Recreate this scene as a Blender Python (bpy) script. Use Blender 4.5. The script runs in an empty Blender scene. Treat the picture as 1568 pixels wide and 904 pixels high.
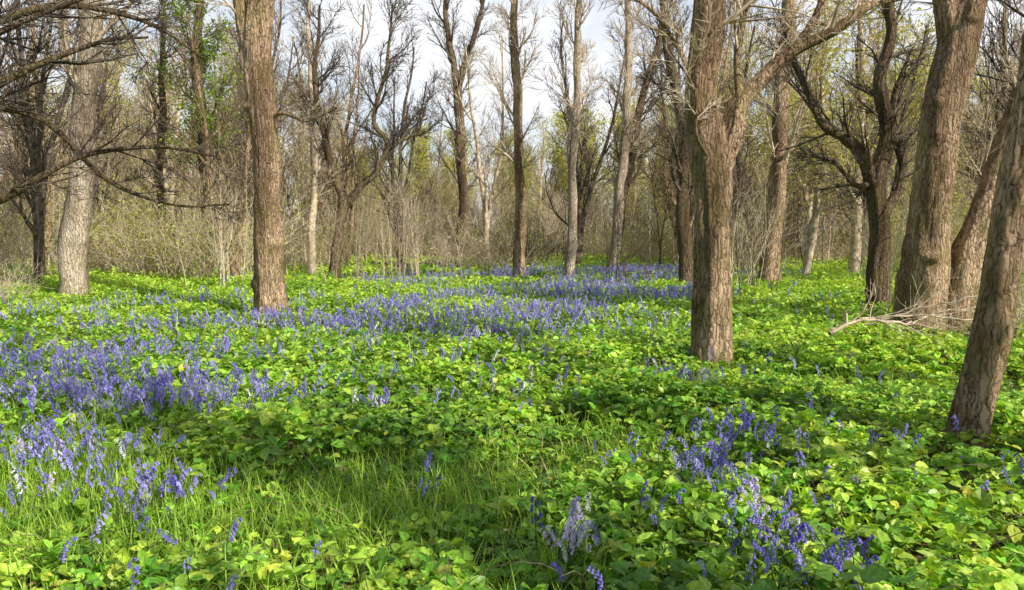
import bpy, math, numpy as np, random
from mathutils import Vector
S=bpy.context.scene
RNG=np.random.default_rng(7)
def nrm(v): return v/(np.linalg.norm(v)+1e-9)
# ------------------------------------------------------------ noise
def _h(i,j,s):
    v=np.sin(i*127.1+j*311.7+s*74.7)*43758.5453
    return v-np.floor(v)
def vnoise(x,y,s=0):
    i=np.floor(x);j=np.floor(y);fx=x-i;fy=y-j
    fx=fx*fx*(3-2*fx);fy=fy*fy*(3-2*fy)
    return (_h(i,j,s)*(1-fx)+_h(i+1,j,s)*fx)*(1-fy)+(_h(i,j+1,s)*(1-fx)+_h(i+1,j+1,s)*fx)*fy
def fbm(x,y,sc,s=0,o=3):
    t=0;a=.5;n=0
    for k in range(o):
        t=t+a*vnoise(x/sc*2**k+13.7*k,y/sc*2**k-7.1*k,s+k);n+=a;a*=.5
    return t/n
def terrain(x,y): return .22*(fbm(x,y,7.,3)-.5)
def gsum(x,y,L):
    t=np.zeros_like(x)
    for (cx,cy,sx,sy,w) in L: t=t+w*np.exp(-((x-cx)/sx)**2-((y-cy)/sy)**2)
    return np.clip(t,0,1)
GRASS=[(-.8,4.4,.9,.75,1),(-2.3,3.8,1.1,.6,.65),(-1.0,3.0,.4,.35,.5),(-3.4,4.7,1.3,.7,.8),(1.9,7.5,.5,.45,1),(.1,3.0,.35,.4,.85),
 (-14,29,4,3,.9),(11,27,3,3,.7),(-6,24,3,2,.5),(.9,5.2,.5,.5,.7),(-9,17,3,1.5,.5),(0,20,3,1.5,.5)]
BLUE=[(-4.9,8.0,2.3,1.7,1),(-2.9,6.4,1.2,.7,.8),(-6.5,11,3,1.4,.9),(-2.2,12.3,2.4,1.8,.9),(-1,15.5,4.5,2.2,1),(2.5,18,2.6,3,1),(1,12.5,2,1.6,.7),(3.5,25,5,3,1),(-9,14,3,1.6,.7),(-3,21,4,2,.5)]
def cover_h(x,y):
    h=.06+.48*np.clip(fbm(x,y,1.3,11)-.2,0,1)+.22*(fbm(x,y,.45,17,2)-.5)
    return np.clip(h,.04,.42)*(1-.75*gsum(x,y,GRASS))*(1-.4*gsum(x,y,BLUE))
# ------------------------------------------------------------ mesh accumulator
class Acc:
    def __init__(s): s.v=[];s.t=[];s.c=[];s.n=0
    def add(s,v,t,c=None):
        s.v.append(v);s.t.append(t+s.n);s.n+=len(v)
        if c is not None:s.c.append(c)
    def mesh(s,name,mat,origin=(0,0,0),smooth=False):
        v=np.concatenate(s.v).astype(np.float32)-np.array(origin,np.float32)
        t=np.concatenate(s.t).astype(np.int32)
        me=bpy.data.meshes.new(name)
        me.vertices.add(len(v));me.vertices.foreach_set("co",v.ravel())
        me.loops.add(t.size);me.loops.foreach_set("vertex_index",t.ravel())
        me.polygons.add(len(t));me.polygons.foreach_set("loop_start",np.arange(0,t.size,3,dtype=np.int32))
        me.update(calc_edges=True)
        me.polygons.foreach_set("use_smooth",np.full(len(t),smooth,dtype=bool))
        if s.c:
            c=np.concatenate(s.c);c=np.concatenate([c,np.ones((len(c),1))],1).astype(np.float32)
            a=me.color_attributes.new("Col",'FLOAT_COLOR','POINT');a.data.foreach_set("color",c.ravel())
        me.materials.append(mat);me.validate()
        return me
    def obj(s,name,mat,origin=(0,0,0),smooth=False,parent=None):
        o=bpy.data.objects.new(name,s.mesh(name,mat,origin,smooth));o.location=origin
        S.collection.objects.link(o)
        if parent:o.parent=parent
        return o
def scatter(acc,tv,tt,pos,yaw,pit,rol,sc,col):
    n=len(pos);cy,sy=np.cos(yaw),np.sin(yaw);cp,sp=np.cos(pit),np.sin(pit);cr,sr=np.cos(rol),np.sin(rol)
    Z=np.zeros(n);O=np.ones(n)
    Rz=np.array([[cy,-sy,Z],[sy,cy,Z],[Z,Z,O]]).transpose(2,0,1)
    Rx=np.array([[O,Z,Z],[Z,cp,-sp],[Z,sp,cp]]).transpose(2,0,1)
    Ry=np.array([[cr,Z,sr],[Z,O,Z],[-sr,Z,cr]]).transpose(2,0,1)
    R=Rz@Rx@Ry
    sc=np.asarray(sc)
    if sc.ndim==1: sc=sc[:,None].repeat(3,1)
    v=np.einsum('nij,nkj->nki',R,tv[None]*sc[:,None,:])+pos[:,None,:]
    t=tt[None]+(np.arange(n)*len(tv))[:,None,None]
    if col.ndim==2: col=col[:,None,:].repeat(len(tv),1)
    acc.add(v.reshape(-1,3),t.reshape(-1,3),col.reshape(-1,3))
def empty(name):
    e=bpy.data.objects.new(name,None);S.collection.objects.link(e);return e
# ------------------------------------------------------------ materials
def newmat(name):
    m=bpy.data.materials.new(name);m.use_nodes=True;nt=m.node_tree
    for n in list(nt.nodes):nt.nodes.remove(n)
    return m,nt,nt.nodes,nt.links
def ramp(N,stops):
    r=N.new('ShaderNodeValToRGB');e=r.color_ramp.elements
    while len(e)<len(stops):e.new(.5)
    for k,(p,c) in enumerate(stops):e[k].position=p;e[k].color=(*c,1) if len(c)==3 else c
    return r
def leafmat(name,rough=.45,trans=.35,spec=.4,tint=(1.25,1.15,.6)):
    m,nt,N,L=newmat(name)
    out=N.new('ShaderNodeOutputMaterial');a=N.new('ShaderNodeAttribute');a.attribute_name="Col"
    p=N.new('ShaderNodeBsdfPrincipled');p.inputs['Roughness'].default_value=rough;p.inputs['Specular IOR Level'].default_value=spec
    t=N.new('ShaderNodeBsdfTranslucent');mx=N.new('ShaderNodeMixShader');mx.inputs[0].default_value=trans
    geo=N.new('ShaderNodeNewGeometry');no=N.new('ShaderNodeTexNoise');no.inputs['Scale'].default_value=60;no.inputs['Detail'].default_value=1
    L.new(geo.outputs['Position'],no.inputs['Vector'])
    r=ramp(N,[(.3,(.7,.7,.7)),(.7,(1.25,1.25,1.25))]);L.new(no.outputs['Fac'],r.inputs[0])
    mu=N.new('ShaderNodeMix');mu.data_type='RGBA';mu.blend_type='MULTIPLY';mu.inputs[0].default_value=1
    L.new(a.outputs['Color'],mu.inputs[6]);L.new(r.outputs[0],mu.inputs[7])
    m2=N.new('ShaderNodeMix');m2.data_type='RGBA';m2.blend_type='MULTIPLY';m2.inputs[0].default_value=1
    L.new(mu.outputs[2],m2.inputs[6]);m2.inputs[7].default_value=(*tint,1)
    L.new(mu.outputs[2],p.inputs['Base Color']);L.new(m2.outputs[2],t.inputs['Color'])
    L.new(p.outputs[0],mx.inputs[1]);L.new(t.outputs[0],mx.inputs[2]);L.new(mx.outputs[0],out.inputs[0])
    return m
def barkmat(name,light,dark,green=.25,scale=1.,bump=.9,simple=False):
    m,nt,N,L=newmat(name)
    out=N.new('ShaderNodeOutputMaterial');p=N.new('ShaderNodeBsdfPrincipled');p.inputs['Roughness'].default_value=.9;p.inputs['Specular IOR Level'].default_value=.15
    tc=N.new('ShaderNodeTexCoord');mp=N.new('ShaderNodeMapping');mp.inputs['Scale'].default_value=(1,1,.17)
    L.new(tc.outputs['Object'],mp.inputs[0])
    if simple:
        n1=N.new('ShaderNodeTexNoise');n1.inputs['Scale'].default_value=7;n1.inputs['Detail'].default_value=3;L.new(tc.outputs['Object'],n1.inputs['Vector'])
        r=ramp(N,[(.35,dark),(.65,light)]);L.new(n1.outputs['Fac'],r.inputs[0]);L.new(r.outputs[0],p.inputs['Base Color']);L.new(p.outputs[0],out.inputs[0]);return m
    n0=N.new('ShaderNodeTexNoise');n0.inputs['Scale'].default_value=9*scale;n0.inputs['Detail'].default_value=4
    L.new(tc.outputs['Object'],n0.inputs['Vector'])
    va=N.new('ShaderNodeVectorMath');va.operation='MULTIPLY_ADD';va.inputs[1].default_value=(.08,.08,.08)
    L.new(n0.outputs['Color'],va.inputs[0]);L.new(mp.outputs[0],va.inputs[2])
    vo=N.new('ShaderNodeTexVoronoi');vo.feature='DISTANCE_TO_EDGE';vo.inputs['Scale'].default_value=22*scale
    L.new(va.outputs[0],vo.inputs['Vector'])
    n1=N.new('ShaderNodeTexNoise');n1.inputs['Scale'].default_value=32*scale;n1.inputs['Detail'].default_value=9;n1.inputs['Roughness'].default_value=.75
    L.new(va.outputs[0],n1.inputs['Vector'])
    cr=N.new('ShaderNodeMapRange');cr.inputs[1].default_value=0;cr.inputs[2].default_value=.28;L.new(vo.outputs['Distance'],cr.inputs[0])
    hh=N.new('ShaderNodeMath');hh.operation='MULTIPLY_ADD';hh.inputs[1].default_value=.36;L.new(cr.outputs[0],hh.inputs[0]);L.new(n1.outputs['Fac'],hh.inputs[2])
    mid=tuple((a*.55+b*.45) for a,b in zip(light,dark))
    r=ramp(N,[(.46,dark),(.60,mid),(.80,light)]);L.new(hh.outputs[0],r.inputs[0])
    n2=N.new('ShaderNodeTexNoise');n2.inputs['Scale'].default_value=2.6;n2.inputs['Detail'].default_value=6;L.new(tc.outputs['Object'],n2.inputs['Vector'])
    r2=ramp(N,[(.42,(0,0,0)),(.58,(1,1,1))]);L.new(n2.outputs['Fac'],r2.inputs[0])
    f=N.new('ShaderNodeMath');f.operation='MULTIPLY';f.inputs[1].default_value=green;L.new(r2.outputs[0],f.inputs[0])
    mx=N.new('ShaderNodeMix');mx.data_type='RGBA';L.new(f.outputs[0],mx.inputs[0]);L.new(r.outputs[0],mx.inputs[6]);mx.inputs[7].default_value=(.25,.22,.06,1)
    n3=N.new('ShaderNodeTexNoise');n3.inputs['Scale'].default_value=2.0;n3.inputs['Detail'].default_value=5
    L.new(mp.outputs[0],n3.inputs['Vector']);r3=ramp(N,[(.38,(.50,.44,.40)),(.60,(1.2,1.15,1.08))]);L.new(n3.outputs['Fac'],r3.inputs[0])
    m3=N.new('ShaderNodeMix');m3.data_type='RGBA';m3.blend_type='MULTIPLY';m3.inputs[0].default_value=1;L.new(mx.outputs[2],m3.inputs[6]);L.new(r3.outputs[0],m3.inputs[7])
    L.new(m3.outputs[2],p.inputs['Base Color'])
    b=N.new('ShaderNodeBump');b.inputs['Strength'].default_value=1;b.inputs['Distance'].default_value=.07;L.new(hh.outputs[0],b.inputs['Height']);L.new(b.outputs[0],p.inputs['Normal'])
    L.new(p.outputs[0],out.inputs[0]);return m
BARK=barkmat('bark_oak',(.88,.64,.43),(.14,.085,.05),.5)
BARKP=barkmat('bark_pale',(.90,.78,.62),(.28,.2,.14),.25)
BARKD=barkmat('bark_dark',(.34,.25,.17),(.05,.035,.025),.35)
TWIG=barkmat('bark_twig',(.76,.61,.43),(.36,.27,.18),simple=True)
TWIGD=barkmat('bark_twig_dark',(.22,.165,.12),(.06,.045,.035),simple=True)
TAN=barkmat('dead_stems',(.88,.73,.52),(.5,.38,.25),simple=True)
LEAF=leafmat('bramble_leaf',.40,.34,.45)
GRS=leafmat('grass_blade',.5,.4,.3)
BELL=leafmat('bluebell_petal',.5,.35,.25,tint=(1,1,1.1))
TLEAF=leafmat('young_leaf',.5,.45,.3)
DRY=leafmat('dry_leaf',.7,.1,.2,tint=(1,.9,.7))
# ------------------------------------------------------------ tubes
def tube(acc,pts,rad,sides,hero=False,flare=0,ph=0.):
    pts=np.asarray(pts,float);n=len(pts)
    t=np.gradient(pts,axis=0);t/=np.linalg.norm(t,axis=1)[:,None]+1e-9
    m=np.abs(t.mean(0));ref=np.zeros(3);ref[np.argmin(m)]=1
    u=np.cross(t,ref);u/=np.linalg.norm(u,axis=1)[:,None]+1e-9;w=np.cross(t,u)
    a=np.linspace(0,2*np.pi,sides,endpoint=False)
    r=np.asarray(rad,float)[:,None]*np.ones(sides)[None]
    if hero:
        s=np.concatenate([[0],np.cumsum(np.linalg.norm(np.diff(pts,axis=0),axis=1))])[:,None];A=a[None]
        r=r*(1+.05*np.sin(2*A+1.1*s+ph)+.045*np.sin(3*A-1.9*s+2*ph)+.03*np.sin(5*A+2.6*s)+.025*np.sin(4.3*s+ph)
          +.22*(fbm(np.cos(A)*2.2+s*1.3+ph,np.sin(A)*2.2+s*2.1,1.,5)-.5)+.16*(vnoise(np.cos(A)*7+ph,np.sin(A)*7+s*2.4,9)-.5))
        rk=np.random.default_rng(int(ph*10)+3)   # burrs and old branch scars
        for q in range(int(s[-1,0]*1.6)):
            s0=rk.uniform(0,s[-1,0]);a0=rk.uniform(0,6.28);am=rk.uniform(.08,.32);wd=rk.uniform(.05,.11)
            da=np.abs((A-a0+np.pi)%(2*np.pi)-np.pi)
            r=r*(1+am*np.exp(-((s-s0)/wd)**2-(da/.35)**2))
        if flare: r=r*(1+flare*np.exp(-s/.22)*(1+.35*np.sin(5*A+ph)))
    v=pts[:,None,:]+r[:,:,None]*(np.cos(a)[None,:,None]*u[:,None,:]+np.sin(a)[None,:,None]*w[:,None,:])
    i=np.arange(n-1)[:,None]*sides;j=np.arange(sides)[None];k=(j+1)%sides
    q0=i+j;q1=i+k;q2=i+sides+k;q3=i+sides+j
    T=np.concatenate([np.stack([q0,q2,q1],-1).reshape(-1,3),np.stack([q0,q3,q2],-1).reshape(-1,3)])
    acc.add(v.reshape(-1,3),T)
def catmull(P,R,step):
    P=np.asarray(P,float);R=np.asarray(R,float)
    Q=np.vstack([2*P[0]-P[1],P,2*P[-1]-P[-2]]);op=[];orr=[]
    for i in range(1,len(Q)-2):
        k=max(2,int(np.linalg.norm(Q[i+1]-Q[i])/step));u=np.linspace(0,1,k,endpoint=False)[:,None]
        p0,p1,p2,p3=Q[i-1],Q[i],Q[i+1],Q[i+2]
        op.append(.5*(2*p1+(p2-p0)*u+(2*p0-5*p1+4*p2-p3)*u**2+(3*p1-p0-3*p2+p3)*u**3))
        orr.append(R[i-1]+(R[i]-R[i-1])*u[:,0])
    op.append(P[-1:]);orr.append(R[-1:]);return np.vstack(op),np.concatenate(orr)
UP=np.array([0,0,1.])
def grow(acc,rng,p,d,L,r,lev,mx,wig=.16,trop=.06,rmin=.004,tips=None,nch=(9,7,5,3)):
    n=int(max(3,min(16,L/.25)));st=L/n;pts=[p];d=nrm(d)
    W=rng.normal(0,wig,(n,3))
    for k in range(n):
        d=nrm(d+W[k]+UP*trop);p=p+d*st;pts.append(p)
    pts=np.array(pts);rad=np.maximum(r*(1-.8*np.linspace(0,1,n+1)),rmin*.7)
    tube(acc,pts,rad,8 if r>.07 else (5 if r>.025 else 3))
    if tips is not None and lev>=mx-1: tips.append(pts[-1]);tips.append(pts[n//2])
    if lev<mx: kids(acc,rng,pts,rad,nch[min(lev,len(nch)-1)],.18,lev+1,mx,L,wig,trop,rmin,tips,nch)
def kids(acc,rng,pts,rad,nk,t0,lev,mx,L,wig=.16,trop=.06,rmin=.004,tips=None,nch=(9,7,5,3),lmul=1.,rcap=9):
    m=len(pts)
    for i in range(nk):
        t=t0+(1-t0)*(i+rng.random())/nk;k=min(m-2,int(t*(m-1)))
        tg=nrm(pts[k+1]-pts[k]);q=nrm(np.cross(tg,rng.normal(0,1,3)));a=rng.uniform(.35,.9)
        dr=tg*math.cos(a)+q*math.sin(a)
        l=L*rng.uniform(.38,.75)*(1.15-.5*t)*lmul
        rr=min(max(rad[k]*rng.uniform(.4,.68),rmin),.024*l+.004,rcap)
        grow(acc,rng,pts[k],dr,max(l,.15),rr,lev,mx,wig,trop,rmin,tips,nch)
DIA=np.array([[0,0,0],[-.32,.45,.07],[.32,.45,.07],[0,1,0.]]);DIAT=np.array([[0,3,1],[0,2,3]])
def tuft(tips,per,size,rng,c0,c1,spread=.18):
    T=np.repeat(np.array(tips),per,0);T=T+rng.normal(0,spread,T.shape);n=len(T);a=Acc();m=rng.random(n)[:,None]
    scatter(a,DIA,DIAT,T,rng.uniform(0,6.28,n),rng.normal(0,.7,n),rng.normal(0,.6,n),size*rng.uniform(.6,1.3,n),np.array(c0)*(1-m)+np.array(c1)*m)
    return a
# ------------------------------------------------------------ hero trees (x,z in metres at distance y)
def hero(name,y,limbs,mat,seed,mx=3,sides=48,leaf=None,k=.9):
    rng=np.random.default_rng(seed);acc=Acc();tips=[] if leaf else None
    x0=limbs[0][0][0][0];org=(x0,y,float(terrain(np.array(x0),np.array(float(y)))))
    tw_acc=Acc()
    far=y>=19
    for li,(pts,rad,nk,t0,L) in enumerate(limbs):
        P=[]
        for q in pts:
            dy=q[2] if len(q)>2 else .0
            P.append((q[0],y+dy,q[1]))
        P=np.array(P)
        if li==0: P[0,2]=org[2]-.1
        R=np.interp(np.linspace(0,1,len(P)),np.linspace(0,1,len(rad)),rad)*k
        C,Rr=catmull(P,R,.04 if y<15 else .12)
        wob=np.arange(len(C))*(.04 if y<15 else .12)
        C=C+np.stack([.03*np.sin(wob*1.7+seed)+.015*np.sin(wob*4+seed*2),.03*np.cos(wob*2.2),np.zeros(len(C))],1)*(1. if far else .7)
        big=R.max()>.09
        tube(acc,C,Rr,(sides if y<15 else 18) if big else 10,hero=big,flare=.35 if li==0 else 0,ph=seed*1.3)
        if nk: kids(tw_acc,rng,C,Rr,int(nk*(1.4 if far else 1.15)),t0*.85,1,mx,L,tips=tips,rmin=.0045 if y<15 else .009,wig=.14,trop=.07 if far else .03,rcap=.09,nch=(9,8,6,3) if y>10 else (9,6,5,3))
    o=acc.obj(name,mat,org,True)
    if tw_acc.v:
        t=tw_acc.obj('branches',TWIG if mat is not BARKD else TWIGD,org,True,o);t.location=(0,0,0)
    if leaf:
        a=tuft(tips,leaf[0],leaf[1],rng,(.2,.34,.03),(.34,.46,.06))
        t=a.obj('leaves',TLEAF,org,False,o);t.location=(0,0,0)
    return o
hero('oak_tree',14.3,[([(-4.69,0),(-4.69,1.7),(-4.70,2.96),(-4.79,4.86),(-4.72,6.12),(-4.7,8),(-4.5,11)],[.33,.29,.27,.27,.25,.2,.08],12,.55,3.4),
  ([(-4.8,4.5),(-5.03,5.3),(-5.13,6.2),(-5.3,8)],[.16,.13,.12,.06],6,.3,2.5),
  ([(-4.6,3.8,0),(-4.3,3.85,-.2),(-3.8,3.7,-.3),(-3.2,3.9,-.5)],[.05,.04,.03,.02],5,.3,1.2)],BARK,1)
hero('oak_tree',8.64,[([(2.35,0),(2.35,1.32),(2.335,2.08),(2.26,2.58),(2.15,3.23),(2.18,3.76),(2.24,4.37),(2.3,5.5),(2.2,7.5)],[.26,.235,.235,.25,.2,.185,.175,.13,.05],9,.6,2.4),
  ([(2.36,2.3),(2.55,2.81,.0),(2.62,3.11,.05),(2.87,3.39,.1),(3.21,3.7,.0),(3.63,3.9,-.1),(4.01,4.2,-.1),(4.49,4.34,0),(5.1,4.6,.2)],[.14,.135,.115,.1,.085,.065,.05,.04,.02],11,.35,1.5),
  ([(2.62,3.11),(2.63,3.76,.2),(2.75,4.37,.3),(2.9,5.4,.4)],[.06,.05,.045,.02],5,.3,1.5),
  ([(3.21,3.7),(3.44,4.03,.1),(3.56,4.37,.1),(3.7,5.2,.2)],[.065,.055,.045,.02],5,.3,1.5),
  ([(2.12,3.2),(1.9,3.6,-.2),(1.5,4.05,-.4),(1.0,4.3,-.5)],[.035,.03,.022,.012],7,.2,1.1),
  ([(2.2,2.5,-.2),(2.05,2.75,-.3),(2.0,3.2,-.35),(1.7,3.6,-.5)],[.03,.02,.016,.01],5,.3,.9)],BARK,2)
hero('ash_tree',17.6,[([(-10.48,0),(-10.33,1.7),(-10.1,3.25),(-9.86,5.59),(-9.63,7.14),(-9.3,9.5),(-9.2,12)],[.36,.32,.30,.27,.25,.18,.06],14,.45,4),
  ([(-9.95,4.6),(-10.4,5.6,.2),(-10.6,7,.3),(-10.9,9,.4)],[.16,.13,.1,.05],7,.2,2.5)],BARKP,3)
hero('dark_stemmed_tree',25.2,[([(-10.4,0),(-10.3,2.8),(-10.35,5.0),(-10.5,6.6),(-10.3,9.5),(-10.2,12)],[.26,.22,.2,.18,.14,.05],16,.3,3),],BARKD,4,leaf=(2,.13))
hero('slender_tree',26.5,[([(-12.5,0),(-12.45,4),(-12.2,7.5),(-12.1,11)],[.18,.14,.11,.04],14,.25,3)],BARKD,5)
hero('pale_trunk_tree',33,[([(-12.2,0),(-12.0,2),(-11.7,6.1),(-11.6,11.9),(-11.5,14)],[.45,.38,.34,.2,.08],14,.35,4)],BARKP,6)
hero('crooked_oak_tree',25,[([(-6.1,0),(-5.8,1.7),(-5.6,2.5),(-6.0,3.6),(-6.3,5.0),(-6.5,6.8),(-6.3,9)],[.24,.19,.17,.13,.12,.09,.04],16,.3,3),
  ([(-5.6,2.5),(-5.0,3.2),(-4.6,3.5),(-4.1,4.5),(-4.6,5.2),(-4.4,6.2),(-4.1,7.2),(-3.9,9)],[.15,.14,.12,.10,.085,.07,.06,.03],14,.2,3),
  ([(-4.3,4.0),(-3.8,4.6,.2),(-3.2,4.9,.3),(-2.9,5.8,.4)],[.08,.07,.05,.03],7,.2,2)],BARKD,7)
hero('slender_tree',25,[([(-6.8,0),(-6.65,2.8),(-6.6,5),(-6.7,8),(-6.6,10)],[.14,.12,.1,.07,.03],10,.3,2.5)],TWIG,8)
hero('forked_tree',38,[([(-2.55,0),(-2.5,3.4),(-2.65,6.7),(-2.75,8.8),(-3.2,11.4),(-3.4,15)],[.34,.27,.25,.22,.16,.05],20,.25,4),
  ([(-2.75,8.6),(-2.0,11),(-1.3,13.4),(-1,15)],[.18,.14,.1,.05],10,.2,3)],BARKD,9)
hero('slender_oak_tree',26,[([(.3,0),(.25,4),(.12,7.45),(.05,9.75),(0,13)],[.23,.18,.16,.13,.05],18,.3,3)],BARK,10)
hero('slender_oak_tree',24.1,[([(1.9,0),(1.98,3.8),(2.1,7),(2.1,9.6),(2.2,12)],[.19,.15,.13,.1,.04],15,.35,2.8)],BARKP,11)
hero('leaning_tree',27,[([(3.66,0),(4,4.1),(4.16,7.2),(4.1,10),(4.3,12)],[.22,.18,.16,.11,.04],16,.3,3)],BARKP,12)
hero('leaning_tree',27.6,[([(3.7,0),(4.25,3.6),(4.8,6.5),(5.4,8.9),(5.6,11)],[.22,.18,.15,.1,.04],16,.25,3)],BARKD,13)
hero('dark_stemmed_tree',20.5,[([(4.85,0),(4.72,2.6),(4.6,4.8),(4.1,7.1),(3.9,10)],[.23,.18,.16,.12,.05],16,.25,3)],BARKD,14)
hero('oak_tree',20.5,[([(7.13,0),(7.26,2.6),(7.35,5.3),(7.44,8),(7.6,11)],[.31,.26,.23,.18,.06],18,.3,3.5)],BARK,15)
hero('gnarled_oak_tree',13.7,[([(6.87,0),(6.79,1.46),(6.68,2.43),(6.85,3.4),(6.67,4.36),(6.85,5.2),(6.79,5.9),(6.9,8)],[.26,.2,.18,.14,.12,.1,.09,.04],16,.3,2.6),
  ([(6.7,2.2),(6.46,2.97),(6.12,3.33),(5.64,3.58),(5.34,4.24),(5.0,4.9),(4.8,5.6)],[.14,.12,.1,.08,.07,.05,.02],14,.2,2),
  ([(6.79,1.9),(7.15,2.3,.2),(7.3,3.0,.3),(7.1,3.9,.4),(7.4,5,.4)],[.11,.09,.08,.06,.03],8,.2,2),
  ([(6.6,2.5,0),(6.2,2.5,-.2),(5.8,2.9,-.3),(5.5,2.9,-.5)],[.06,.05,.04,.02],8,.2,1.4)],BARKD,16)
hero('oak_tree',11.7,[([(6.5,0),(6.52,1.18),(6.6,2.22),(6.66,3.25),(6.83,4.29),(7.01,5.3),(7.2,6.5),(7.4,9)],[.42,.36,.33,.31,.30,.28,.2,.08],12,.6,3),
  ([(6.8,4.6),(6.62,5.4),(6.4,6.3),(6.2,8)],[.2,.18,.14,.06],7,.2,2.4),
  ([(6.95,-.1,-.1),(7.07,1.08,-.1),(7.4,2.0,-.1),(7.71,2.94,0),(7.97,3.77,0),(8.2,4.8,.1),(8.4,7,.2)],[.32,.27,.25,.22,.2,.18,.07],12,.3,2.6)],BARK,17,k=.92)
hero('oak_tree',5.38,[([(3.38,0),(3.43,.55),(3.48,1.0),(3.55,1.46),(3.62,1.94),(3.7,2.41),(3.78,2.9),(3.95,4.5),(4,6.5)],[.15,.14,.145,.145,.14,.135,.125,.1,.04],9,.6,2.2),
  ([(3.56,1.5),(3.85,1.9,.1),(4.1,2.5,.2),(4.3,3.4,.3)],[.09,.075,.06,.03],4,.4,1.2)],BARK,18)
hero('spreading_oak_tree',7.3,[([(-6.9,0),(-6.8,1.5),(-6.7,3),(-6.9,4.5),(-6.8,7)],[.3,.24,.22,.17,.06],10,.4,3),
  ([(-6.7,1.3),(-5.6,1.75,-.1),(-4.99,1.98),(-4.6,2.2),(-4.16,2.43,.1),(-3.5,2.5,.1),(-3.0,2.42,.2)],[.08,.05,.04,.035,.028,.02,.01],12,.2,1.4),
  ([(-6.7,2.2),(-5.7,2.7),(-4.99,3.07),(-4.6,3.3,.1),(-4.0,3.55,.2),(-3.6,3.58,.2)],[.09,.06,.045,.035,.022,.012],12,.2,1.6),
  ([(-6.7,2.6),(-5.5,2.9,.3),(-4.8,2.8,.4),(-4.2,2.2,.5),(-3.6,1.95,.6),(-3.0,1.95,.6)],[.07,.05,.035,.025,.016,.009],9,.2,1.2),
  ([(-6.7,3.2),(-5.6,3.7,.5),(-4.7,4.0,.6),(-3.9,3.9,.8),(-3.3,3.5,.8)],[.08,.055,.04,.025,.012],10,.2,1.5),
  ([(-6.7,2.9),(-5.6,3.1,-.3),(-4.6,3.6,-.2),(-3.8,4.0,0)],[.06,.045,.03,.012],9,.2,1.5),
  ([(-6.7,2.0),(-5.8,1.9,-.4),(-5.0,2.3,-.6),(-4.3,2.9,-.8)],[.06,.04,.03,.012],7,.25,1.1)],BARKD,19)
# fallen branch
rng=np.random.default_rng(55)
a=Acc()
for (P,r) in [([(4.0,9.3,.38),(4.6,9.6,.50),(5.3,9.9,.42),(6.1,10.3,.55),(6.9,10.6,.5)],.024),([(4.3,9.9,.36),(5.2,10,.52),(6.3,9.9,.46),(7,9.7,.34)],.018),([(5.0,10.4,.35),(6.0,10.1,.7),(6.9,10.0,.85)],.016)]:
    C,R=catmull(P,np.linspace(r,r*.4,len(P)),.1);C=C+rng.normal(0,.012,C.shape);tube(a,C,R,6);kids(a,rng,C,R,11,.1,2,3,1.3,wig=.2,trop=-.01,rmin=.0035)
a.obj('fallen_branch',TWIG,(5.3,9.9,0),True)
# ------------------------------------------------------------ generic tree variants
VAR=[]
VM=[TWIG,BARK,TWIGD,TWIG,BARKP,TWIG,TWIG,TWIGD,BARK,TWIG]
for k in range(10):
    rng=np.random.default_rng(100+k);acc=Acc();tips=[]
    ns=[1,2,1,2,1,2,1,3,2,2][k]
    for si in range(ns):
        H=rng.uniform(9.5,12)*(1 if ns==1 else .92);n=24;p=np.zeros(3);th=rng.uniform(0,6.28);ln=.06 if ns==1 else .16
        d=nrm(np.array([math.cos(th)*ln,math.sin(th)*ln,1]));pts=[p-UP*.2]
        for i in range(n):
            d=nrm(d+rng.normal(0,.035 if k in(0,4) else .06,3)+UP*.07);p=p+d*H/n;pts.append(p)
        pts=np.array(pts);r0=rng.uniform(.13,.2)*(1 if ns==1 else .8)
        if k==8: r0=.3  # thick-limbed variant shaped to cast limb shadows from out of view
        rad=r0*(1-.85*np.linspace(0,1,n+1)**.9)+.012
        tube(acc,pts,rad,8)
        if k==8: kids(acc,rng,pts,rad,7,.2,1,2,5,wig=.12,trop=.05,rmin=.03,nch=(9,4,3,3))
        else: kids(acc,rng,pts,rad,17 if ns==1 else 10,.15,1,3,4.4,wig=.12,trop=.09,rmin=.010,tips=tips,nch=(9,7,5,3))
    me=acc.mesh('bare_or_caster_mesh',VM[k],(0,0,0),True)
    lm=None
    if k in(3,6): lm=tuft(tips,2,.14,rng,(.46,.48,.09),(.68,.64,.20),spread=.28).mesh('leaf_mesh',TLEAF)
    if k==9: lm=tuft(tips,6,.17,rng,(.44,.50,.08),(.74,.70,.20),spread=.3).mesh('leaf_mesh',TLEAF)
    VAR.append((me,lm))
def put(me,name,x,y,s,rz,parent=None,sz=None):
    o=bpy.data.objects.new(name,me);S.collection.objects.link(o)
    o.location=(x,y,float(terrain(np.array(float(x)),np.array(float(y))))-.05);o.rotation_euler=(0,0,rz);o.scale=(s,s,sz or s)
    if parent:o.parent=parent
    return o
rng=np.random.default_rng(9)
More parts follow.
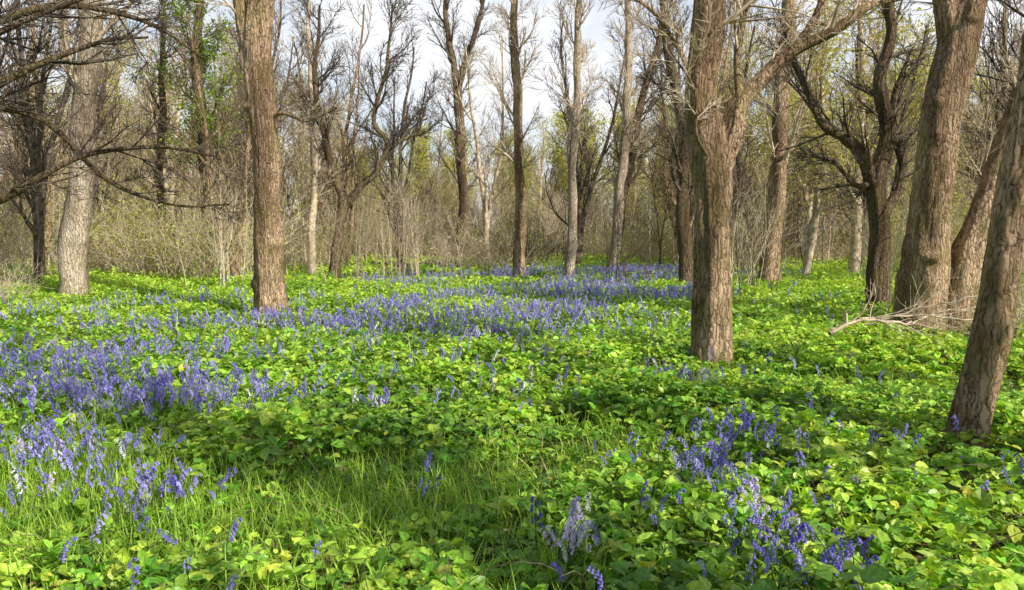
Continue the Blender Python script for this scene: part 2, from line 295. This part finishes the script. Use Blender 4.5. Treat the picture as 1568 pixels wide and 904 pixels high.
for i,(x,y,k,s) in enumerate([(2.7,.6,2,.85),(4.6,-1.4,8,.9),(6.6,2.0,8,.8),(11.5,2.2,8,1),(-3.2,-8,2,1),(-6,-6,3,1),(16,-9,6,1),(-11,2,1,1),(14,8.5,8,.9),(21,0,2,1.1),(16,15,3,1),  # thick-limbed entries and the first: unseen trees added to cast dappled shade
     (-15,17,0,1),(-18,21,7,1),(-13.5,21,7,.9),(-8.2,22,1,.8),(-16,25,1,1),(-20,27,2,1),(12.5,18.5,7,1),(15,21,0,1),(9.5,24,3,.9),(16,24,4,1),(12,26,6,1),(6.2,25,1,.85),(-10,30,7,1),(-7.5,31,1,1),(-4.4,29,7,.8),(-1,31,5,.9),(2.6,30,7,.9),(7,30,1,1),(10,31,2,1),(-14,31,5,1),(14.5,31,7,1),(-22,32,1,1),(20,31,5,1)]):
    me,lm=VAR[k];o=put(me,'bare_or_caster_tree',x,y,s,rng.uniform(0,6.28))
    if lm and y>5:
        l=bpy.data.objects.new('leaves',lm);S.collection.objects.link(l);l.parent=o
W=empty('distant_woodland')
for i in range(250):
    y=32+48*rng.random()**.85;x=rng.uniform(-1,1)*(.80*y+3)
    if abs(x)<.16*y and y<40: continue
    mid=-.24*y<x<.20*y
    if mid and rng.random()<.35: continue
    k=rng.choice([0,1,2,3,3,4,4,5,6,6,6,7]);me,lm=VAR[k];s=rng.uniform(.75,1.1) if not mid else rng.uniform(.6,.85);rz=rng.uniform(0,6.28)
    put(me,'tree_%d'%i,x,y,s,rz,W)
    if lm: put(lm,'tree_leaves_%d'%i,x,y,s,rz,W)
for i,(x,y,s) in enumerate([(-7,52,.8),(-3.5,50,.75),(0,56,.8),(3,52,.9),(5.5,48,.85),(8,54,.95),(20,38,.9),(24,42,1),(28,45,1),(30,40,1),(17,46,.9),(-24,48,.8),(-12,55,.75),(12,50,.9),(33,52,1),(-30,50,.9),(-9,46,.6),(9,43,.7),(1,47,.6),(15,40,.8)]):
    put(VAR[9][0],'budding_tree_%d'%i,x,y,s,i*2.3,W);put(VAR[9][1],'budding_leaves_%d'%i,x,y,s,i*2.3,W)
for i in range(60):   # woodland to the sides and behind
    a=rng.uniform(0,6.28);r=rng.uniform(24,45);x=r*math.cos(a);y=r*math.sin(a)
    if y>0 and abs(x)<.9*y+4: continue
    put(VAR[rng.integers(0,8)][0],'tree_side_%d'%i,x,y,1,a*7,W)
# saplings
SAP=[]
for k in range(3):
    r2=np.random.default_rng(700+k);acc=Acc();tips=[]
    for i in range(9):
        b=np.array([r2.normal(0,1.2),r2.normal(0,1.2),-.1]);d=nrm(np.array([r2.normal(0,.09),r2.normal(0,.09),1]))
        grow(acc,r2,b,d,r2.uniform(3.5,7.5),r2.uniform(.025,.05),1,3,wig=.04,trop=.02,rmin=.007,tips=tips,nch=(0,9,4,0))
    SAP.append((acc.mesh('sapling_mesh',[TWIG,TAN,TWIGD][k],(0,0,0),True),tuft(tips[::2],1,.11,r2,(.50,.50,.12),(.68,.62,.22)).mesh('sapling_leaf',TLEAF)))
SE=empty('sapling_thicket')
for i in range(110):
    y=27+32*rng.random();x=rng.uniform(-1,1)*(.78*y+2)
    k=rng.integers(0,3);s=rng.uniform(.6,1.05)*(.8 if abs(x)<.2*y else 1);rz=rng.uniform(0,6.28);put(SAP[k][0],'sapling_%d'%i,x,y,s,rz,SE)
    if k!=1 or rng.random()<.4: put(SAP[k][1],'sapling_leaves_%d'%i,x,y,s,rz,SE)
for i,(x,y,s) in enumerate([(-2.9,22.5,.5),(-7.9,20,.5),(3.2,22,.42),(9.6,14.5,.45),(6.0,19.5,.4),(-13,19,.5),(-4.6,22,.45),(10.5,20,.6),(5.6,17,.35)]):
    put(SAP[i%3][0],'sapling_near_%d'%i,x,y,s,i*1.7,SE)
# thicket
SH=[]
for k in range(5):
    rng2=np.random.default_rng(300+k);acc=Acc();tips=[]
    for i in range(45):
        b=np.array([rng2.normal(0,.7),rng2.normal(0,.7),0]);d=nrm(np.array([b[0]*.35+rng2.normal(0,.3),b[1]*.35+rng2.normal(0,.3),1.2]))
        grow(acc,rng2,b,d,rng2.uniform(.7,2.6)*(1 if k<3 else .6),.013,2,3,wig=.14,trop=.02,rmin=.007,tips=tips,nch=(0,0,8,0))
    me=acc.mesh('thicket_mesh',[TAN,TWIGD,TAN,TAN,TWIG][k],(0,0,0),True)
    sub=tips[::2]
    lm=tuft(sub,3 if k!=2 else 6,.09,rng2,(.42,.48,.09),(.62,.60,.20)).mesh('thicket_leaf',TLEAF) if k in(0,2) else (tuft(sub[::2],1,.08,rng2,(.5,.37,.22),(.72,.56,.38)).mesh('thicket_dry',DRY))
    SH.append((me,lm))
TH=empty('woodland_thicket')
for i in range(330):
    y=23+42*rng.random()**1.15;x=rng.uniform(-1,1)*(.8*y+3)
    if y<28 and abs(x)<.35*y: continue
    if y<34 and rng.random()<.6: continue
    me,lm=SH[rng.choice([0,0,1,2,2,3,3,4])];s=rng.uniform(.65,1.25);rz=rng.uniform(0,6.28)
    put(me,'shrub_%d'%i,x,y,s,rz,TH);put(lm,'shrub_leaves_%d'%i,x,y,s,rz,TH)
for i,(x,y,s) in enumerate([(7.9,10.9,.5),(8.6,11.8,.6),(7.4,13.2,.5),(9.8,13.5,.7),(-11.5,16,.5),(-13,18,.7),(11,16,.7)]):
    put(SH[[4,0,3][i%3]][0],'bare_shrub_%d'%i,x,y,s,i*2.1,TH)
# ------------------------------------------------------------ ground
g=np.linspace(-1,1,241);gx=np.sinh(g*5.2)/np.sinh(5.2)*420
X,Y=np.meshgrid(gx,gx+8,indexing='ij');Z=terrain(X,Y)
acc=Acc();n=241;i=np.arange(n-1)[:,None]*n+np.arange(n-1)[None];i=i.ravel()
acc.add(np.stack([X.ravel(),Y.ravel(),Z.ravel()],1),np.concatenate([np.stack([i,i+n,i+n+1],1),np.stack([i,i+n+1,i+1],1)]))
m,nt,N,L=newmat('forest_floor')
out=N.new('ShaderNodeOutputMaterial');p=N.new('ShaderNodeBsdfPrincipled');p.inputs['Roughness'].default_value=.95;p.inputs['Specular IOR Level'].default_value=.1
geo=N.new('ShaderNodeNewGeometry')
n1=N.new('ShaderNodeTexNoise');n1.inputs['Scale'].default_value=.35;n1.inputs['Detail'].default_value=6;L.new(geo.outputs['Position'],n1.inputs['Vector'])
n2=N.new('ShaderNodeTexNoise');n2.inputs['Scale'].default_value=25;n2.inputs['Detail'].default_value=8;L.new(geo.outputs['Position'],n2.inputs['Vector'])
r1=ramp(N,[(.35,(.05,.035,.02)),(.55,(.13,.09,.05)),(.75,(.30,.22,.13))]);L.new(n2.outputs['Fac'],r1.inputs[0])
r2=ramp(N,[(.35,(.05,.09,.015)),(.65,(.17,.27,.04))]);L.new(n2.outputs['Fac'],r2.inputs[0])
f=ramp(N,[(.44,(0,0,0)),(.56,(.85,.85,.85))]);L.new(n1.outputs['Fac'],f.inputs[0])
mx=N.new('ShaderNodeMix');mx.data_type='RGBA';L.new(f.outputs[0],mx.inputs[0]);L.new(r1.outputs[0],mx.inputs[6]);L.new(r2.outputs[0],mx.inputs[7]);L.new(mx.outputs[2],p.inputs['Base Color'])
b=N.new('ShaderNodeBump');b.inputs['Distance'].default_value=.04;L.new(n2.outputs['Fac'],b.inputs['Height']);L.new(b.outputs[0],p.inputs['Normal']);L.new(p.outputs[0],out.inputs[0])
acc.obj('ground',m,(0,0,0),True)
# ------------------------------------------------------------ ground cover
LF=np.array([[0,0,0],[0,.5,-.03],[0,1,-.16],[-.26,.2,.05],[-.37,.5,.07],[-.22,.8,0],[.26,.2,.05],[.37,.5,.07],[.22,.8,0]],float)
LFT=np.array([[0,4,3],[0,1,4],[1,5,4],[1,2,5],[0,6,7],[0,7,1],[1,7,8],[1,8,2]])
C_D=np.array([.045,.12,.018]);C_M=np.array([.20,.40,.03]);C_B=np.array([.60,.80,.09])
def leafcol(x,y,n):
    t=np.clip(.8*fbm(x,y,.8,31)+.7*RNG.random(n)-.19+.012*y,0,1)[:,None]
    c=np.where(t<.5,C_D+(C_M-C_D)*t*2,C_M+(C_B-C_M)*(t-.5)*2)
    return c*(1+RNG.normal(0,.08,(n,3)))
def samp(n,y0,y1,k,mg):
    y=RNG.uniform(y0,y1,int(n*1.0));x=RNG.uniform(-1,1,len(y))*(k*y1+mg);ok=np.abs(x)<k*y+mg
    return x[ok],y[ok]
cover=Acc()
x,y=samp(70000,1.2,9.5,.78,1.4)
keep=RNG.random(len(x))>.85*gsum(x,y,GRASS);keep&=(fbm(x,y,.5,41,2)>.25);keep&=RNG.random(len(x))>.35*gsum(x,y,BLUE);x=x[keep];y=y[keep];n=len(x)
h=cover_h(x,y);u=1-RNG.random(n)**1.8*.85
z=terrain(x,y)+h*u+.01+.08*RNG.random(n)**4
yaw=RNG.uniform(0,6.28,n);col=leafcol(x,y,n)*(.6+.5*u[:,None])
size=RNG.uniform(.034,.080,n)*np.where(RNG.random(n)<.12,1.35,1)*(.75+.5*vnoise(x*1.3,y*1.3,91))
tl=RNG.normal(-.1,.46,n)
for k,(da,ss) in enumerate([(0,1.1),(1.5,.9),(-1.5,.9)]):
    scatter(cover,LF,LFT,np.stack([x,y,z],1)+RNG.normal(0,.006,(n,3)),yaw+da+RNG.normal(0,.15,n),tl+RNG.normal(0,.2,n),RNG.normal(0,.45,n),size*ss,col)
x,y=samp(220000,9.5,21,.78,2.5)
keep=RNG.random(len(x))>.6*gsum(x,y,GRASS);keep&=RNG.random(len(x))>.4*gsum(x,y,BLUE);x=x[keep];y=y[keep];n=len(x)
z=terrain(x,y)+cover_h(x,y)*(1-RNG.random(n)**1.8*.6)
scatter(cover,DIA,DIAT,np.stack([x,y,z],1),RNG.uniform(0,6.28,n),RNG.normal(0,.5,n),RNG.normal(0,.45,n),RNG.uniform(.06,.12,n),leafcol(x,y,n))
x,y=samp(220000,21,48,.8,4)
keep=RNG.random(len(x))<np.clip(1.25-(y-24)/22,.10,1)*(fbm(x,y,5,77)>.38);x=x[keep];y=y[keep];n=len(x)
z=terrain(x,y)+cover_h(x,y)*RNG.random(n)**.5
scatter(cover,DIA,DIAT,np.stack([x,y,z],1),RNG.uniform(0,6.28,n),RNG.normal(0,.45,n),RNG.normal(0,.4,n),RNG.uniform(.10,.2,n),leafcol(x,y,n)*1.1)
cover.obj('bramble_undergrowth',LEAF)
# broad-leaved rosettes (dock, nettle)
ros=Acc();x,y=samp(1100,1.8,12,.78,1.2);n=len(x);zz=terrain(x,y)+cover_h(x,y)*.75;base=leafcol(x,y,n)*np.array([.85,1,1])
for k in range(9):
    scatter(ros,LF,LFT,np.stack([x,y,zz+.02*(k%4)],1),k*2.4+RNG.normal(0,.2,n),RNG.uniform(.1,.9,n),RNG.normal(0,.2,n),(RNG.uniform(.07,.15,n)*(1-.05*k))[:,None]*np.array([[.62,1,1]]),base*RNG.uniform(.8,1.2,(n,1)))
ros.obj('broad_leaved_plants',LEAF)
# bramble stems
a=Acc();rng=np.random.default_rng(21)
for i in range(1000):
    y=rng.uniform(2,13);x=rng.uniform(-1,1)*(.78*y+1.2);b=np.array([x,y,float(terrain(np.array(x),np.array(y)))])
    th=rng.uniform(0,6.28);Lh=rng.uniform(.3,.9);hh=float(cover_h(np.array(x),np.array(y)))+rng.uniform(.0,.12)
    d=np.array([math.cos(th),math.sin(th),0])
    tt=np.linspace(0,1,9)[:,None];P=b+d*Lh*tt+UP*(4*hh*tt*(1-tt*.85))*.8+rng.normal(0,.008,(9,3))
    tube(a,P,np.linspace(.003,.0012,9),3)
a.obj('bramble_stems',TWIGD,(0,0,0),True)
# litter
a=Acc();x,y=samp(9000,1.2,12,.78,1.5);n=len(x);m_=RNG.random(n)[:,None]
scatter(a,LF,LFT,np.stack([x,y,terrain(x,y)+RNG.uniform(.01,.05,n)],1),RNG.uniform(0,6.28,n),RNG.normal(0,.3,n),RNG.normal(0,.5,n),RNG.uniform(.04,.09,n),np.array([.20,.12,.06])*(1-m_)+np.array([.5,.38,.24])*m_)
a.obj('leaf_litter',DRY)
# grass
def blade(c):
    t=np.linspace(0,1,5);w=.5*(1-t**1.7);v=[]
    for k in range(5):
        yy=c*t[k]**2;zz=t[k]*(1-.35*c*t[k]);v+= [[-w[k]*.04,yy,zz],[w[k]*.04,yy,zz]]
    T=[]
    for k in range(4): T+=[[2*k,2*k+1,2*k+3],[2*k,2*k+3,2*k+2]]
    return np.array(v),np.array(T)
grass=Acc()
def putgrass(x,y,hmin,hmax,c,wide=1.):
    n=len(x);z=terrain(x,y)
    for q,cc in zip(np.array_split(np.arange(n),3),(.25,.6,1.0)):
        tv,tt=blade(cc);m_=RNG.random(len(q))[:,None];h=RNG.uniform(hmin,hmax,len(q))
        col=(np.array([.20,.40,.03])*(1-m_)+np.array([.62,.84,.13])*m_)
        col=np.where(RNG.random((len(q),1))<.04,np.array([[.5,.42,.2]]),col)
        sc=np.stack([h*wide*RNG.uniform(.7,1.3,len(q)),h,h],1)
        scatter(grass,tv,tt,np.stack([x[q],y[q],z[q]],1),RNG.uniform(0,6.28,len(q)),RNG.normal(0,.18,len(q)),RNG.normal(0,.15,len(q)),sc,col)
x,y=samp(230000,1.3,9,.78,1.5);k=RNG.random(len(x))<gsum(x,y,GRASS)**1.1*.95+.05;x=x[k];y=y[k];n=len(x)//3*3
p_=RNG.permutation(len(x))[:n];putgrass(x[p_],y[p_],.10,.32,1,.8)
x,y=samp(90000,9,34,.78,2);k=RNG.random(len(x))<gsum(x,y,GRASS)*.7+.05;x=x[k];y=y[k];n=len(x)//3*3
p_=RNG.permutation(len(x))[:n];putgrass(x[p_],y[p_],.2,.5,1,1.6)
# ------------------------------------------------------------ bluebells
def bell(sides,p,d,L,R):
    d=nrm(d);u=nrm(np.cross(d,[.3,.9,.1]));w=np.cross(d,u);prof=[(0,.25),(.25,.85),(.75,.8),(1,1.45)] if sides>4 else [(0,.4),(1,1.4)]
    a=np.linspace(0,2*np.pi,sides,endpoint=False);v=[]
    for t,r in prof:
        for q in a: v.append(p+d*L*t+R*r*(math.cos(q)*u+math.sin(q)*w))
    T=[]
    for i in range(len(prof)-1):
        for j in range(sides):
            k=(j+1)%sides;o=i*sides;T+=[[o+j,o+k,o+sides+k],[o+j,o+sides+k,o+sides+j]]
    return np.array(v),np.array(T)
def bluebell(seed,hi):
    r=np.random.default_rng(seed);V=[];T=[];M=[];n=0
    def ad(v,t,m):
        nonlocal n
        V.append(v);T.append(t+n);M.append(np.full(len(v),m));n+=len(v)
    t=np.linspace(0,1,8 if hi else 4);P=np.stack([0*t,.07*t**3,.36*t-.04*t**4],1)
    A=Acc();tube(A,P,np.linspace(.0035,.002,len(t)),3);ad(A.v[0],A.t[0],0)
    nb=10 if hi else 6
    for i in range(nb):
        s=.60+.40*i/(nb-1);q=np.array([0,.07*s**3,.36*s-.04*s**4]);side=r.normal(0,1.1)
        off=np.array([math.sin(side)*.022,.008+.5*.02*math.cos(side),.004]);
        v,tt=bell(6 if hi else 3,q+off,np.array([off[0]*14,.35,-1+.3*(s>.95)]),(.022 if hi else .030)*(1.15-.4*(s-.5)),.0064 if hi else .010);ad(v,tt,1)
        if hi:
            A=Acc();tube(A,np.array([q,q+off*.7+[0,0,.004],q+off]),[.0014,.0012,.0012],3);ad(A.v[0],A.t[0],1)
    return np.concatenate(V),np.concatenate(T),np.concatenate(M)
blue=Acc()
def putblue(x,y,hi,pinkp=.04,white=0):
    n=len(x);z=terrain(x,y)+cover_h(x,y)*.5
    for vi,q in enumerate(np.array_split(RNG.permutation(n),4)):
        if len(q)==0: continue
        tv,tt,M=bluebell(500+vi,hi);k=len(q);m_=RNG.random((k,1))**1.1
        c=np.array([.22,.17,.66])*(1-m_)+np.array([.64,.57,.97])*m_
        pk=RNG.random((k,1));c=np.where(pk<pinkp,np.array([[.84,.70,.86]]),c);c=np.where(pk<pinkp*.5,np.array([[.9,.88,.9]]),c)
        col=np.where(M[None,:,None]>0,c[:,None,:],np.array([.12,.2,.07])[None,None,:])*np.ones((k,len(tv),3))
        scatter(blue,tv,tt,np.stack([x[q],y[q],z[q]],1),RNG.uniform(0,6.28,k),RNG.normal(0,.12,k),RNG.normal(0,.12,k),RNG.uniform(.5,1.05,k),col)
CL=[(-2.95,4.8,.35,.3,50,.15),(-3.4,5.1,.4,.3,40,.15),(-1.95,4.1,.25,.2,30,.1),(-2.7,4.2,.3,.2,18,.1),(1.5,4.9,.25,.3,34,.03),(1.25,4.15,.18,.22,26,.05),(1.25,3.5,.16,.16,20,.2),(1.3,3.0,.16,.16,22,.05),(.28,3.45,.10,.08,20,.9),
 (-.5,4.3,.12,.35,7,.03),(-1.1,5.9,.15,.12,14,.4),(1.6,7.2,.35,.3,34,.3),(.0,6.8,.5,.6,20,.3),(1.0,4.6,.4,.4,14,.1),(2.4,5.2,.3,.3,10,0),(.6,3.8,.4,.4,10,.1),(-1.9,3.2,.8,.3,9,.1),(.7,2.9,.3,.3,9,.1),(-3.0,6.2,.9,.35,120,.01),(-4.0,6.8,.8,.5,160,.01),(1.6,4.0,.3,.3,12,0),(2.9,4.4,.5,.5,8,0),(-.3,9,1.2,.8,50,.1),(3.5,8,1,1,14,0),(-.5,7.6,1.2,.7,30,.05)]
gx_=[];gy_=[]
for cx,cy,sx,sy,n,pk in CL:
    x=RNG.normal(cx,sx*.7,n);y=RNG.normal(cy,sy*.7,n);putblue(x,y,True,pk)
    X2=RNG.normal(cx,sx*.8,n*6);Y2=RNG.normal(cy,sy*.8,n*6);gx_.append(X2);gy_.append(Y2)
x=np.concatenate(gx_);y=np.concatenate(gy_);n=len(x)//3*3;putgrass(x[:n],y[:n],.15,.30,1,1.1)
x,y=samp(60000,5.5,9.5,.78,1.5);k=RNG.random(len(x))<gsum(x,y,BLUE)**1.5*.085*np.clip((fbm(x,y,.7,61)-.42)*7,.05,1);putblue(x[k],y[k],True,.02)
x,y=samp(160000,9.5,32,.78,2);k=RNG.random(len(x))<gsum(x,y,BLUE)**1.3*.48*np.clip((fbm(x,y,1.2,62)-.42)*7,.06,1);putblue(x[k],y[k],False,.03)
grass.obj('grass',GRS)
blue.obj('bluebells',BELL)
# ------------------------------------------------------------ light / world / camera
v=Vector((.66,-.60,.74)).normalized()
sun=bpy.data.lights.new('sun','SUN');sun.energy=5;sun.angle=math.radians(.5);sun.color=(1,.96,.88)
so=bpy.data.objects.new('sun',sun);S.collection.objects.link(so);so.rotation_euler=v.to_track_quat('Z','Y').to_euler();so.location=(10,-10,20)
w=bpy.data.worlds.new("World");S.world=w;w.use_nodes=True;N=w.node_tree.nodes;L=w.node_tree.links
for n in list(N):N.remove(n)
out=N.new('ShaderNodeOutputWorld');bg=N.new('ShaderNodeBackground');bg.inputs[1].default_value=.14
sky=N.new('ShaderNodeTexSky');sky.sky_type='NISHITA';sky.sun_disc=False;sky.sun_elevation=math.asin(v.z);sky.sun_rotation=math.atan2(v.x,v.y)
tc=N.new('ShaderNodeTexCoord');mp=N.new('ShaderNodeMapping');mp.inputs['Scale'].default_value=(1,1,2.4);L.new(tc.outputs['Generated'],mp.inputs[0])
no=N.new('ShaderNodeTexNoise');no.inputs['Scale'].default_value=3.2;no.inputs['Detail'].default_value=7;no.inputs['Roughness'].default_value=.55;L.new(mp.outputs[0],no.inputs['Vector'])
rp=ramp(N,[(.36,(.35,.35,.35)),(.54,(1,1,1))]);L.new(no.outputs['Fac'],rp.inputs[0])
sx=N.new('ShaderNodeSeparateXYZ');L.new(tc.outputs['Generated'],sx.inputs[0])
mr=N.new('ShaderNodeMapRange');mr.interpolation_type='SMOOTHSTEP';mr.inputs[1].default_value=.0;mr.inputs[2].default_value=.55;L.new(sx.outputs['Y'],mr.inputs[0])
fm=N.new('ShaderNodeMath');fm.operation='MULTIPLY';L.new(rp.outputs[0],fm.inputs[0]);L.new(mr.outputs[0],fm.inputs[1])
mx=N.new('ShaderNodeMix');mx.data_type='RGBA';L.new(fm.outputs[0],mx.inputs[0]);L.new(sky.outputs[0],mx.inputs[6]);mx.inputs[7].default_value=(7.4,7.6,7.9,1)
L.new(mx.outputs[2],bg.inputs[0]);L.new(bg.outputs[0],out.inputs[0])
cam=bpy.data.cameras.new('camera');cam.lens=26;cam.sensor_width=36;cam.clip_end=1500;cam.clip_start=.05
co=bpy.data.objects.new('camera',cam);S.collection.objects.link(co);co.location=(0,0,1.7);co.rotation_euler=(math.radians(90-5.15),0,0);S.camera=co
S.view_settings.view_transform='Standard';S.view_settings.look='None';S.view_settings.exposure=0
